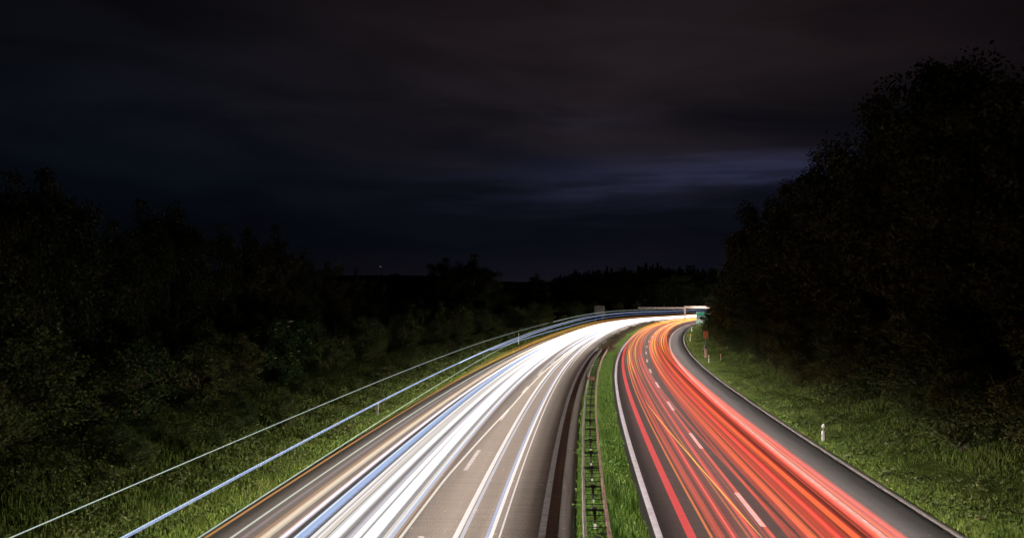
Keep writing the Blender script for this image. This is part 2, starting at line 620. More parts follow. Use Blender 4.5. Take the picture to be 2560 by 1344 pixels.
def blades(name, fields, mat, hgt, wid, label, lean=.35):
    Ps, hs = [], []
    for n, sr, orr, nb, hm in fields:
        P, s, o = field(n, sr, orr, nb)
        clump = .65 + .6 * np.clip(.5 + lump(P[:, 0] * 5, P[:, 1] * 5), 0, 1)
        clump *= .7 + .6 * np.clip(.5 + .6 * lump(P[:, 0] * 1.7 + 9, P[:, 1] * 1.7), 0, 1)
        Ps.append(P)
        hs.append(hm * clump)
    P = np.concatenate(Ps)
    hm = np.concatenate(hs)
    n = len(P)
    h = hm * hgt * (.5 + RNG.random(n))
    a = RNG.random(n) * 2 * math.pi
    w = wid * (.6 + .8 * RNG.random(n)) * .5
    d = np.stack([np.cos(a), np.sin(a), 0 * a], 1)
    la = RNG.random(n) * 2 * math.pi
    ln = h * lean * RNG.random(n)
    lv = np.stack([np.cos(la) * ln, np.sin(la) * ln, h], 1)
    mid = P + lv * np.array([.35, .35, .6])
    V = np.stack([P - d * w[:, None], P + d * w[:, None], mid + d * w[:, None] * .8, P + lv, mid - d * w[:, None] * .8], 1).reshape(-1, 3)
    V[:, 2] -= .0
    b = np.arange(n)[:, None] * 5
    F4 = b + np.array([[0, 1, 2, 4]])
    F3 = b + np.array([[4, 2, 3]])
    me = bpy.data.meshes.new(name)
    me.vertices.add(n * 5)
    me.vertices.foreach_set('co', V.astype(np.float32).ravel())
    me.loops.add(n * 7)
    idx = np.concatenate([F4, F3], 1).astype(np.int32)
    me.loops.foreach_set('vertex_index', idx.ravel())
    me.polygons.add(n * 2)
    st = np.stack([np.arange(n) * 7, np.arange(n) * 7 + 4], 1).astype(np.int32)
    me.polygons.foreach_set('loop_start', st.ravel())
    me.polygons.foreach_set('loop_total', np.tile(np.array([4, 3], np.int32), n))
    me.update(calc_edges=True)
    at_ = me.attributes.new('rnd', 'FLOAT', 'POINT')
    at_.data.foreach_set('value', np.repeat(RNG.random(n), 5).astype(np.float32))
    me.materials.append(mat)
    return tag(link(bpy.data.objects.new(name, me)), label, 'grass', kind='stuff')


blades('verge_grass', [(80000, (18, 130), (-19.5, -15.5), 1.5, .55), (85000, (16, 130), (-30, -18), 1.5, 1.05), (24000, (100, 270), (-30, -15.5), 1.2, .9)],
       M_grass, .26, .024, 'long green and straw coloured grass on the verge left of the oncoming carriageway', .7)
blades('roadside_grass', [(80000, (14, 120), (10.35, 13), 1.5, .5), (150000, (12, 120), (12, 21), 1.5, .72), (24000, (100, 260), (10.4, 18), 1.2, .8)],
       M_grass, .27, .024, 'green grass with weeds on the bank right of the outgoing carriageway', .7)
blades('median_grass', [(45000, (16, 130), (-1.75, -.40), 1.5, 1.0), (24000, (16, 130), (-2.78, -1.6), 1.5, .46), (22000, (90, 270), (-2.9, -.4), 1.2, .9)],
       M_grass_lush, .30, .026, 'lush bright green grass growing in the strip around the guardrail')


def leaf_cloud(C, size, aspect=1.7, up=.4):
    """one bent quad per centre"""
    n = len(C)
    a = RNG.normal(size=(n, 3))
    a[:, 2] *= .6
    a /= np.linalg.norm(a, axis=1, keepdims=True)
    nn = RNG.normal(size=(n, 3))
    nn[:, 2] += up
    b = np.cross(a, nn)
    b /= np.linalg.norm(b, axis=1, keepdims=True) + 1e-9
    l = size * (.6 + .8 * RNG.random(n))
    a = a * (l * aspect * .5)[:, None]
    b = b * (l * .5)[:, None]
    V = np.stack([C - a, C + b * .9 - a * .1, C + a, C - b * .9 - a * .1], 1).reshape(-1, 3)
    F = np.arange(n)[:, None] * 4 + np.array([[0, 1, 2, 3]])
    return V, F, np.repeat(RNG.random(n), 4)


def weeds(name, fields, mat, label):
    Cs = []
    for n, sr, orr, nb, r, hgt in fields:
        P, s, o = field(n, sr, orr, nb)
        keep = lump(P[:, 0] * 2.3, P[:, 1] * 2.3) + RNG.random(n) * .7 > .1
        P = P[keep]
        for k in range(14):
            q = P.copy()
            q[:, 2] += hgt * RNG.random(len(P)) ** .8 * (.5 + .5 * RNG.random(len(P)))
            q[:, :2] += RNG.normal(size=(len(P), 2)) * r
            Cs.append(q)
    V, F, A = leaf_cloud(np.concatenate(Cs), .085)
    o = mesh_obj(name, V, F, mat, attr=A)
    return tag(o, label, 'weeds', kind='stuff')


weeds('verge_weeds', [(3800, (16, 130), (-30, -18), 1.3, .22, .75), (1500, (100, 260), (-30, -18), 1.1, .3, .9), (500, (18, 110), (-18.5, -16.3), 1.3, .12, .3)],
      M_weed, 'leafy weeds and brambles in patches among the left verge grass')
weeds('roadside_weeds', [(2600, (12, 120), (13.0, 22), 1.3, .2, .6), (900, (14, 100), (10.6, 13.2), 1.3, .10, .25), (700, (100, 250), (13, 20), 1.1, .3, .7)],
      M_weed, 'leafy weeds in patches on the right hand grass bank')
weeds('median_weeds', [(420, (18, 110), (-1.2, -.45), 1.3, .09, .32), (160, (18, 100), (-2.85, -2.5), 1.3, .08, .15)],
      M_grass_lush, 'small leafy weeds in the strip around the guardrail')

# ------------------------------------------------------------------ trees and shrubs


def limb_tubes(mb, base, tip, r0, n=6, wob=.12, sides=7):
    base, tip = np.array(base, float), np.array(tip, float)
    L = np.linalg.norm(tip - base)
    pts = []
    for i in range(n):
        t = i / (n - 1)
        p = base + (tip - base) * t + np.array([random.gauss(0, wob), random.gauss(0, wob), 0]) * L * .25 * math.sin(t * math.pi)
        pts.append(p)
    mb.tube(pts, [r0 * (1 - .8 * i / (n - 1)) for i in range(n)], sides)
    return pts


def broadleaf_proto(height, spread, n_leaf, leaf, low=.18, ragged=1.0):
    """-> trunk mesh data, crown mesh data; base at origin"""
    mb = MB()
    top = np.array([random.uniform(-.5, .5), random.uniform(-.5, .5), height * .88])
    tr = limb_tubes(mb, (0, 0, -.3), top, height * .017 + .06, 9, .06, 9)
    tips = []
    nl = 17
    for i in range(nl):
        t = low + (1 - low) * (i / nl) * .9
        p = tr[0] + (top - tr[0]) * t
        ang = i * 2.4 + random.uniform(-.4, .4)
        prof = math.sin(math.pi * min(1, (t - low) / (1 - low) * .78 + .22)) ** .7
        ln = spread * prof * random.uniform(.65, 1.12)
        tip = p + np.array([math.cos(ang) * ln, math.sin(ang) * ln, ln * random.uniform(.25, .8)])
        pts = limb_tubes(mb, p, tip, .05 + .008 * height * (1 - t), 5, .2, 6)
        tips += [pts[-1], pts[-2] * .5 + pts[-1] * .5, pts[2]]
        for k in range(2):
            q = pts[2 + k]
            tip2 = q + np.array([random.gauss(0, 1), random.gauss(0, 1), random.uniform(.1, .9)]) * ln * .38
            limb_tubes(mb, q, tip2, .035, 4, .2, 5)
            tips.append(tip2)
    tips.append(top)
    tips.append(top + np.array([0, 0, height * .07]))
    tips = np.array(tips)
    k = RNG.integers(0, len(tips), n_leaf)
    cr = spread * (.16 + .20 * RNG.random(len(tips)))
    d = RNG.normal(size=(n_leaf, 3))
    d /= np.linalg.norm(d, axis=1, keepdims=True)
    rr = cr[k] * (RNG.random(n_leaf) ** .5) * (1 + .5 * ragged * (RNG.random(n_leaf) ** 6))
    C = tips[k] + d * rr[:, None] * np.array([1, 1, .75])
    C[:, 2] = np.maximum(C[:, 2], .15)
    return mb, leaf_cloud(C, leaf)


def plant_from(name, mb, cloud, leafmat, part='crown', stem='trunk'):
    r = empty(name, (0, 0, 0))
    mb.build(stem, M_bark, r, True)
    mesh_obj(part, cloud[0], cloud[1], leafmat, r, attr=cloud[2])
    return r


def dup(root):
    c = root.copy()
    COL.objects.link(c)
    for ch in root.children:
        d = ch.copy()
        COL.objects.link(d)
        d.parent = c
    return c


USED = set()


def place(root, x, y, sc, rz=None, label=None, cat=None, group=None, sink=.1, name=None, szz=1.0):
    if root.name in USED:
        o = dup(root)
    else:
        o = root
        USED.add(root.name)
    z = float(ground([x], [y])[0])
    o.location = (x, y, z - sink)
    o.rotation_euler = (0, 0, random.uniform(0, 6.28) if rz is None else rz)
    o.scale = (sc, sc, sc * szz)
    tag(o, label, cat, group)
    return o


TREES = []
for hh, sp, nlf, lf in ((16, 4.6, 26000, .15), (17, 4.0, 24000, .145), (15, 5.2, 27000, .155), (14, 4.2, 22000, .15), (18, 4.4, 26000, .15)):
    mb_, cl_ = broadleaf_proto(hh, sp, nlf, lf)
    TREES.append((float(np.quantile(cl_[0][:, 2], .9985)), float(np.quantile(np.hypot(cl_[0][:, 0], cl_[0][:, 1]), .93)), plant_from('broadleaf_tree', mb_, cl_, M_leaf)))
SHRUBS = []
for hh, sp, nlf, lf in ((4.2, 1.9, 12000, .075), (3.6, 2.1, 12000, .078), (5.0, 1.8, 13000, .078), (2.6, 1.5, 8000, .065)):
    SHRUBS.append((hh, 1.5, plant_from('shrub', *broadleaf_proto(hh, sp, nlf, lf, .06, 1.6), M_shrub, 'foliage', 'stems')))


def conifer_proto(height, spread):
    mb = MB()
    mb.tube([(0, 0, -.3), (0, 0, height * .5), (0, 0, height)], [.28, .16, .02], 7)
    C = []
    lv = int(height * 2.2)
    for i in range(lv):
        t = .08 + .92 * i / lv
        r = spread * (1 - t) ** .85 * random.uniform(.75, 1.15)
        nb = 7
        for k in range(nb):
            a = k * 6.28 / nb + i * .9 + random.uniform(-.3, .3)
            for q in range(9):
                f = (q + .5) / 9
                C.append((math.cos(a) * r * f, math.sin(a) * r * f, height * t - r * f * .35 + random.gauss(0, .08)))
    C.append((0, 0, height))
    C = np.array(C)
    C = np.concatenate([C, C + RNG.normal(size=C.shape) * .18])
    return mb, leaf_cloud(C, .34, 1.8, 1.0)


CONIFERS = [(h, plant_from('conifer_tree', *conifer_proto(h, s), M_needle)) for h, s in ((22, 5.2), (19, 5.6), (20, 4.2))]


def px_tree(px, py, d, proto, label, group=None, name=None, cat='tree', wide=1.0, lean=0.0):
    """tree whose top reaches the given bearing / elevation, standing d metres off"""
    x = (px - 1280) / 2234.1 * d
    ztop = CAM_H + (757.5 - py) / 2234.1 * d
    hh, root = proto[0], proto[-1]
    zg = float(ground([x], [d])[0])
    sc = (ztop - zg) / hh
    if lean:
        x += lean * proto[1] * sc * wide
    o = place(root, x, d, sc * wide, None, label, cat, group, szz=1.0 / wide)
    return o


GL = 'trees behind the left verge'
G_R = 'trees on the right bank'
# left skyline
left_sky = [
    (-40, 436, 47, 0, 'tall tree cut by the left edge of the picture'),
    (52, 432, 50, 1, 'tall black tree with ragged top near the left edge'),
    (128, 424, 54, 3, 'tallest tree of the left clump with spiky crown'),
    (200, 462, 58, 2, 'broad tree closing the left clump where the skyline drops'),
    (300, 552, 68, 3, 'low tree in the dip between the two left clumps'),
    (366, 502, 76, 4, 'tree with a slanting spike at the start of the second left clump'),
    (430, 508, 82, 0, 'round topped tree in the middle of the second left clump'),
    (496, 528, 88, 2, 'broad tree on the right shoulder of the second left clump'),
    (566, 562, 98, 1, 'slim tree just right of the second left clump'),
    (632, 570, 108, 3, 'dark tree midway down the left skyline'),
    (700, 566, 116, 4, 'upright tree standing proud midway down the left skyline'),
    (762, 622, 128, 0, 'tree where the left skyline drops towards the hill'),
    (828, 654, 145, 2, 'low tree near the end of the left tree line'),
    (892, 672, 165, 1, 'second last tree of the descending left tree line'),
    (948, 690, 190, 3, 'last and lowest tree of the descending left tree line'),
]
for px, py, d, k, lb in left_sky:
    px_tree(px, py, d, TREES[k], lb, GL, wide=.68, lean=-.55 if px in (200, 496) else -.15)
for px, py, d, k, lb in ((1112, 644, 232, 3, 'left tree of the lone clump on the horizon'), (1150, 652, 238, 0, 'middle tree of the lone clump on the horizon'),
                         (1188, 634, 235, 4, 'tallest pointed tree of the lone clump on the horizon'), (1214, 668, 240, 2, 'lowest right tree of the lone clump on the horizon')):
    px_tree(px, py, d, TREES[k], lb, 'lone clump of trees on the horizon')
px_tree(1341, 685, 330, TREES[1], 'small solitary tree on the horizon right of the lone clump', wide=1.3)
for px, py, d, k, lb in ((985, 684, 270, 2, 'first low bushy tree on the bare hill left of the lone clump'), (1024, 688, 285, 0, 'second low bushy tree on the bare hill left of the lone clump'),
                         (1072, 686, 260, 3, 'low tree touching the left side of the lone clump'), (1262, 704, 330, 2, 'lowest bump on the skyline right of the lone clump')):
    px_tree(px, py, d, TREES[k], lb, 'low trees on the hill line', wide=1.7)
# filling trees behind, left
for i in range(26):
    s = random.uniform(20, 210)
    o = random.uniform(-52, -34)
    p = at(s, o)
    k = random.randrange(5)
    place(TREES[k][2], p[0], p[1], random.uniform(.34, .5), None, 'dark leafy tree in the unlit belt behind the left verge', 'tree', 'unlit belt of trees on the left')
# right skyline: a wall of trees climbing the bank
right_sky = [
    (2552, 136, 44, 1, 'tallest tree at the right edge of the picture'),
    (2478, 232, 48, 3, 'tree in the notch beside the tallest right tree'),
    (2404, 166, 52, 0, 'high double topped tree on the right skyline'),
    (2334, 188, 57, 4, 'high tree left of the double topped one on the right skyline'),
    (2262, 180, 62, 2, 'tree with a square top knot on the right skyline'),
    (2166, 218, 67, 3, 'tree ending the high part of the right skyline'),
    (2130, 352, 76, 2, 'tree just below the step of the right skyline'),
    (2070, 360, 84, 0, 'tree on the shelf below the step of the right skyline'),
    (2020, 388, 92, 1, 'tree at the left end of the shelf on the right skyline'),
    (1984, 448, 103, 3, 'tree against the moonlit cloud on the right skyline'),
    (1936, 474, 114, 4, 'loose twiggy tree under the moonlit cloud'),
    (1894, 506, 128, 2, 'tree lower down the right skyline above the bend'),
    (1854, 536, 142, 0, 'steep edged tree near the lower end of the right skyline'),
    (1842, 600, 156, 3, 'second lowest tree of the right skyline above the bend'),
    (1838, 655, 178, 1, 'lowest tree of the right skyline beside the far conifers'),
]
for px, py, d, k, lb in right_sky:
    px_tree(px, py, d, TREES[k], lb, G_R, wide=.84, lean=.95 if px == 2166 else .30)
for i in range(46):
    s = random.uniform(14, 330)
    o = random.uniform(22, 34) if i % 2 else random.uniform(19, 25)
    p = at(s, o)
    k = random.randrange(5)
    sc = random.uniform(.30, .46) if o < 25 else random.uniform(.38, .52)
    place(TREES[k][2], p[0], p[1], sc, None, 'dark leafy tree filling the wooded right bank', 'tree', 'trees filling the right bank')
# shrubs along the foot of both woods
for i in range(60):
    s = 22 + 230 * (i / 60) ** 1.15 + random.uniform(-2, 2)
    o = random.uniform(-34, -28.5) - (2 if s > 120 else 0)
    p = at(s, o)
    k = random.randrange(4)
    place(SHRUBS[k][2], p[0], p[1], random.uniform(.75, 1.35), None, 'dim shrub along the edge of the left verge', 'shrub', 'shrubs edging the left verge')
for i in range(64):                                             # low bramble clumps out on the left verge
    s = 20 + 150 * (i / 64) ** 1.2 + random.uniform(-2, 2)
    o = random.uniform(-28, -20.5)
    p = at(s, o)
    k = random.randrange(4)
    place(SHRUBS[k][2], p[0], p[1], random.uniform(.22, .42), None, 'low bramble clump growing in the grass of the left verge', 'bush', 'bramble clumps on the left verge')
for i in range(110):
    s = 14 + 250 * ((i // 2 * 2) / 110) ** 1.15 + random.uniform(-2, 2)
    o = random.uniform(14.6, 16.8) if i % 2 else random.uniform(16.8, 20.5)
    if 188 < s < 226:
        o += 4.5
    p = at(s, o)
    k = random.randrange(4)
    place(SHRUBS[k][2], p[0], p[1], random.uniform(.55, .95) if i % 2 else random.uniform(.9, 1.5), None, 'dim shrub along the foot of the right bank', 'shrub', 'shrubs at the foot of the right bank')
for px, py, d, k in ((1786, 742, 204, 1), (1800, 722, 214, 0), (1822, 706, 192, 2), (1806, 736, 236, 3), (1830, 690, 222, 4)):
    px_tree(px, py, d, TREES[k], ('small tree whose twigs cover the right half of the green sign' if px == 1786 else 'young tree crowding behind the green sign at the bend'), G_R, wide=1.15)
# low scrub in the middle distance, left of the far curve
for i in range(34):
    s = random.uniform(180, 360)
    o = random.uniform(-46, -22) - (s - 180) * .06
    p = at(s, o)
    k = random.randrange(4)
    place(SHRUBS[k][2], p[0], p[1], random.uniform(.8, 1.5), None, 'distant low bush beyond the outside of the bend', 'shrub', 'bushes outside the far bend')
# flowering elder
M_elder = mat_leaf('elder_leaves', [(.028, .070, .020), (.045, .100, .024), (.070, .120, .030)], .5, 0)
eld = plant_from('elder_bush', *broadleaf_proto(5.8, 2.5, 22000, .115, .04, .6), M_elder, 'foliage', 'stems')
um = MB()
for i in range(46):
    a = random.uniform(0, 6.28)
    hz = random.uniform(2.4, 5.6)
    r = 2.3 * math.sin(math.pi * min(.95, hz / 6.6)) + random.uniform(.15, .5)
    c = (math.cos(a) * r, math.sin(a) * r, hz)
    q = random.uniform(.10, .17)
    for k in range(5):
        um.box((c[0] + random.gauss(0, q * .6), c[1] + random.gauss(0, q * .6), c[2] + random.gauss(0, .015)), (q, q, .03), random.uniform(0, 1.5), q * .3)
um.build('flowers', M_umbel, eld)
place(eld, -20.3, 78, 1.0, .4, 'elder bush with flat cream flower heads beside the left verge', 'shrub')
for (px, d, k, sc, lb) in ((330, 54, 0, 1.25, 'rounded bush in front of the dark gap on the left verge'), (60, 44, 2, 1.5, 'tall leafy bush at the left edge above the verge'),
                           (530, 74, 2, 1.1, 'upright bush immediately left of the flowering elder'), (800, 88, 1, 1.25, 'dim bush immediately right of the flowering elder')):
    place(SHRUBS[k][2], (px - 1280) / 2234.1 * d, d, sc, None, lb, 'shrub')
# hedge shrubs in the median
tw = plant_from('hedge_shrub', *broadleaf_proto(1.15, .85, 2600, .055, .05, 1.0), M_twig, 'foliage', 'stems')
for i in range(46):
    s = 116 + i * 3.1
    p = at(s, -2.05 + random.uniform(-.2, .2))
    place(tw, p[0], p[1], random.uniform(.75, 1.1) * (1 if s > 128 else .6), None, 'brownish twiggy shrub in the hedge along the far median', 'shrub', 'hedge in the far median')
# conifer wood on the far hill
prof = [(1372, 703), (1400, 692), (1440, 676), (1500, 672), (1560, 666), (1640, 660), (1700, 666), (1760, 670), (1812, 682), (1850, 684)]
for i in range(66):
    px = 1374 + 470 * (i + random.uniform(-.4, .4)) / 66
    py = float(np.interp(px, [a for a, b in prof], [b for a, b in prof])) + random.choice((-6, 0, 2, 3, 5, 6, 8, 10, 12))
    if i % 4 == 1:
        px_tree(px, py + 2, random.uniform(430, 470), TREES[i % 5], 'black round topped tree among the far conifers', 'round topped trees on the far horizon', wide=1.5)
    else:
        px_tree(px, py, random.uniform(430, 470), CONIFERS[(i * 7) % 3], 'black conifer in the wood on the far horizon', 'conifers on the far horizon')
for i in range(40):
    px = 1390 + 450 * (i + random.uniform(-.4, .4)) / 40
    px_tree(px, random.uniform(684, 716), random.uniform(385, 425), TREES[i % 5], 'low dark tree below the far conifers', 'trees below the far conifers', wide=1.6)

# ------------------------------------------------------------------ guardrail in the median
gr = empty('guardrail', at(28, -2.15))
tag(gr, 'rusty, tail light tinted double guardrail with ladder like spacers in the grassy median', 'guardrail')
gl0 = np.array(gr.location)
ss = lin(14, 134, 2)
wprof = [(-.035, -.155), (.005, -.155), (.035, -.09), (.005, -.03), (.005, .03), (.035, .09), (.005, .155), (-.035, .155), (-.045, .15), (-.012, .085), (-.045, .03), (-.045, -.03), (-.012, -.085), (-.045, -.15)]


def local(o):
    o.parent = gr
    o.matrix_parent_inverse.identity()
    return o


def shift(V):
    return [(a - gl0[0], b - gl0[1], c - gl0[2]) for a, b, c in V]


capp = [(-.055, -.15), (.055, -.15), (.055, .12), (.035, .15), (-.035, .15), (-.055, .12)]
for off, m in ((-2.53, M_steel), (-1.77, M_rust_redlit)):
    V, F = extrude_profile(capp, ss, off, .62)
    o = mesh_obj('rail', shift(V), F, m, gr)
    o['label'] = 'pale weathered rail' if m is M_steel else 'rusty rail tinted tail light red'
n_r = 0
rest = MB()
for i in range(28):
    s = 26.2 + 4.0 * i
    th = heading(s)
    p = at(s, -2.15) - gl0
    mb = MB()
    mb.box((p[0], p[1], .22), (.10, .14, 1.0), -th, .015)
    mb.box((p[0], p[1], .735), (.20, .26, .05), -th, .02)
    mb.build('post', M_darksteel, gr)
    MB().box((p[0], p[1] - .10, .12), (.09, .04, .16), -th, .01).build('post_reflector', M_white, gr)
    MB().box((p[0], p[1], .66), (.66, .08, .07), -th, .01).build('crossbeam', M_darksteel, gr)
    for k in range(1, 5):
        q = at(s + .8 * k, -2.15) - gl0
        t2 = heading(s + .8 * k)
        if n_r < 90:
            MB().box((q[0], q[1], q[2] + .66), (.66, .03, .03), -t2).build('spacer', M_darksteel, gr)
            n_r += 1
        else:
            rest.box((q[0], q[1], q[2] + .66), (.66, .03, .03), -t2)
rs = rest.build('spacer', M_darksteel, gr)
rs['kind'] = 'stuff'

# ------------------------------------------------------------------ writing helper


def text_mesh(name, txt, size, mat, parent, loc, rot, extrude=.004):
    cu = bpy.data.curves.new(name, 'FONT')
    cu.body = txt
    cu.size = size
    cu.align_x = 'CENTER'
    cu.align_y = 'CENTER'
    cu.extrude = extrude
    o = bpy.data.objects.new(name, cu)
    link(o)
    dg = bpy.context.evaluated_depsgraph_get()
    me = bpy.data.meshes.new_from_object(o.evaluated_get(dg))
    bpy.data.objects.remove(o)
    me.materials.clear()
    me.materials.append(mat)
    m = link(bpy.data.objects.new(name, me), parent)
    m.location = loc
    m.rotation_euler = rot
    return m


UPR = (math.radians(90), 0, 0)
# red distance plate clipped to the rail
s = 79.0
kp = empty('distance_plate', at(s, -2.25, .6), -heading(s))
tag(kp, 'small pinkish red distance plate fixed to the guardrail', 'sign')
MB().box((0, 0, .25), (.54, .03, .30), 0, .01).build('plate', M_redplate, kp)
MB().box((0, .03, .0), (.05, .03, .5)).build('bracket', M_steel, kp)
text_mesh('digits', '8.1', .24, M_darkred, kp, (0, -.018, .25), UPR)

# ------------------------------------------------------------------ delineator posts and stakes


def ground_at(s, off):
    p = at(s, off)
    z = float(ground_so(np.array([s]), np.array([off]), p[0:1], p[1:2])[0])
    return (float(p[0]), float(p[1]), z)


def delineator(s, off, h, label, back=False, face=1.0):
    r = empty('delineator_post', ground_at(s, off), -heading(s))
    w, d = .14, .10
    V = []
    for z, k in ((-.2, 1.0), (h - .06, .92), (h, .5)):
        lift = .05 if z == h else 0
        V += [(-w / 2 * k, -d / 2, z), (w / 2 * k, -d / 2, z + lift), (w / 2 * k, d / 2, z + lift), (-w / 2 * k, d / 2, z)]
    F = [(3, 2, 1, 0), (8, 9, 10, 11)]
    for b in (0, 4):
        for k in range(4):
            k2 = (k + 1) % 4
            F.append((b + k, b + k2, b + 4 + k2, b + 4 + k))
    mesh_obj('post_body', V, F, M_greypanel if back else M_white, r)
    MB().box((0, -.002, h * .72), (w + .012, d + .012, h * .16), 0).build('black_band', M_black, r) if not back else None
    MB().box((0, -d / 2 - .008 if not back else d / 2 + .008, h * .72), (.05, .014, h * .12)).build('reflector', M_reflector if back else M_signwhite, r)
    tag(r, label, 'roadside post', 'roadside marker posts')
    return r


delineator(50.5, 10.95, .95, 'white marker post on the right verge nearest the camera')
delineator(112.0, 11.3, 1.0, 'white marker post at the foot of the orange signpost')
delineator(166, 11.2, .95, 'white marker post in the bend beyond the orange signpost')
delineator(206, 11.2, .95, 'white marker post below the green road sign')
delineator(59, -16.7, .95, 'dull marker post with brown reflector under the blue light trail', back=True)


def stake(s, off, h, label):
    r = empty('marker_stake', ground_at(s, off), -heading(s))
    MB().tube([(0, 0, -.2), (0, 0, h * .6), (0, 0, h)], [.03, .028, .028], 8).build('shaft', M_white, r, True)
    MB().tube([(0, 0, h * .68), (0, 0, h + .02)], [.05, .05], 8).build('orange_tip', M_orange, r)
    tag(r, label, 'stake', 'orange tipped stakes')


stake(114.5, 13.0, .85, 'orange tipped stake on the bank right of the orange signpost')
stake(178, 11.4, .8, 'orange tipped stake at the inside of the bend')
# tall thin pole at the left
r = empty('snow_pole', ground_at(152, -18.3), -heading(152))
tag(r, 'tall thin white pole with a red plate crossed by the light trails', 'pole')
MB().tube([(0, 0, -.3), (0, 0, 1.0), (0, 0, 2.0)], [.045, .045, .04], 8).build('shaft', M_white, r, True)
MB().box((-.18, .03, .75), (.26, .05, .6), 0, .02).build('red_plate', M_orange, r)

# ------------------------------------------------------------------ orange signpost
bx, by, bz = ground_at(116, 11.25)
sp = empty('orange_signpost', (bx, by, bz))
tag(sp, 'slim signpost with orange panel, grey box and pale pink plate in the right verge', 'sign')
top = 4.3 - bz
MB().tube([(0, .06, -.3), (0, .06, 2), (0, .06, top)], [.05, .05, .05], 10).build('pole', M_steel, sp, True)
MB().box((0, 0, 3.75 - bz), (.60, .05, .95), 0, .02).build('orange_panel', M_orange, sp)
st = MB()
for k in range(4):
    st.box((-.24, -.03, 3.42 - bz + k * .2), (.09, .014, .10), 0, .01)
st.build('panel_marks', M_pink, sp)
MB().box((0, 0, 2.2 - bz), (.42, .16, .52), 0, .02).build('grey_box', M_greypanel, sp)
MB().box((.02, -.085, 2.2 - bz), (.18, .012, .3), 0, .01).build('box_window', M_darksteel, sp)
MB().box((.02, 0, 1.36 - bz), (.33, .05, 1.12), 0, .02).build('pink_plate', M_pink, sp)

# ------------------------------------------------------------------ green direction sign
gx_, gy_, gz_ = ground_at(213, 13.3)
gs = empty('direction_sign', (gx_, gy_, gz_), -.12)
tag(gs, 'green road sign with white lettering panels half hidden by foliage at the bend', 'sign')
zb, zt = 3.0 - gz_, 5.75 - gz_
for px in (-.75, .75):
    MB().tube([(px, .1, -.4), (px, .1, zt - .2)], [.07, .07], 10).build('post', M_steel, gs, True)
MB().box((0, 0, (zb + zt) / 2), (2.7, .06, zt - zb), 0, .02).build('green_panel', M_green, gs)
bd = MB()
hgt = zt - zb
for zz in (zb + .07, zt - .07):
    bd.box((0, -.034, zz), (2.62, .008, .07))
for xx in (-1.275, 1.275):
    bd.box((xx, -.034, (zb + zt) / 2), (.07, .008, hgt - .21))
bd.build('border', M_signwhite, gs)
lg = MB()
for k, (w, xo) in enumerate(((1.9, -.2), (1.7, -.3), (1.9, -.2), (1.3, -.5))):
    zz = zt - 1.02 - k * .42
    lg.box((xo, -.034, zz), (w, .008, .30), 0, .004)
lg.build('legend_bars', M_signwhite, gs)
text_mesh('legend', 'A1', .42, M_signwhite, gs, (.35, -.036, zt - .46), UPR)

# ------------------------------------------------------------------ overhead gantry and the grey sign back
gs_ = 301.0
gp = at(gs_, -1.6)
ga = empty('overhead_gantry', gp, -heading(gs_))
tag(ga, 'T shaped overhead gantry on a median post spanning both carriageways at the far bend', 'gantry')
MB().box((0, 0, .45), (1.3, 2.2, 1.0), 0, .25).build('plinth', M_kerb, ga)
MB().box((0, 0, 2.6), (.50, .50, 4.0), 0, .06).build('column', M_beam, ga)
MB().box((-7.9, 0, 4.15), (16.0, .55, .55), 0, .05).build('arm', M_beam, ga)
arm = MB()
arm.box((4.6, -.3, 4.42), (9.4, .9, .78), 0, .06)
arm.build('panel_box', M_beam, ga)
sgp = ground_at(254, -18.3)
sb = empty('sign_panel', sgp, -heading(254) + .05)
tag(sb, 'pale grey back of a square sign standing outside the far bend', 'sign')
zz = 7.05 - sgp[2]
MB().box((0, 0, zz - 1.25), (3.0, .06, 2.5), 0, .03).build('panel', M_greypanel, sb)
for px in (-1.0, 1.0):
    MB().tube([(px, -.08, -.4), (px, -.08, zz - .1)], [.06, .06], 8).build('post', M_steel, sb, True)
rb = MB()
for k in (.5, 1.9):
    rb.box((0, -.05, zz - k), (2.8, .04, .08))
rb.build('rail', M_steel, sb)
# a lit lamp far off on the hill
lx = (951 - 1280) / 2234.1 * 560
lzg = float(ground([lx], [560.0])[0])
lz = CAM_H + (757.5 - 666) / 2234.1 * 560 - lzg
lp = empty('hill_lamp', (lx, 560, lzg))
tag(lp, 'tiny lit lamp far away above the left hill', 'lamp')
MB().tube([(0, 0, -.5), (0, 0, lz)], [.09, .06], 8).build('mast', M_darksteel, lp, True)
MB().box((0, -.1, lz), (1.1, .22, .16), 0, .05).build('lamp_head', mat_emit('lamp_glow', (.9, .85, .75), .35), lp)

# ------------------------------------------------------------------ light trails
W_ = (.74, .74, .765)
TM = {}


def tmat(nm, col, al):
    k = (nm, round(al, 2))
    if k not in TM:
        TM[k] = mat_trail('trail_%s' % nm, col, al)
    return TM[k]


TC = dict(white=W_, warm=(.77, .70, .60), cream=(.80, .66, .46), amber=(.62, .27, .07), brown=(.30, .13, .045), blue=(.09, .27, .64),
          pale_blue=(.50, .60, .80), lilac=(.52, .46, .58), dull_lilac=(.13, .115, .155), mint=(.56, .66, .60), periwinkle=(.34, .42, .74),
          red=(.78, .030, .035), scarlet=(.74, .070, .038), coral=(.76, .085, .038), salmon=(.80, .165, .080), orange=(.80, .19, .030), yellow=(.86, .50, .020),
          crimson=(.62, .025, .045), pink=(.80, .36, .34))
random.seed(21)
TG_W = 'white light trails of the oncoming traffic'
TG_R = 'red light trails of the outgoing traffic'


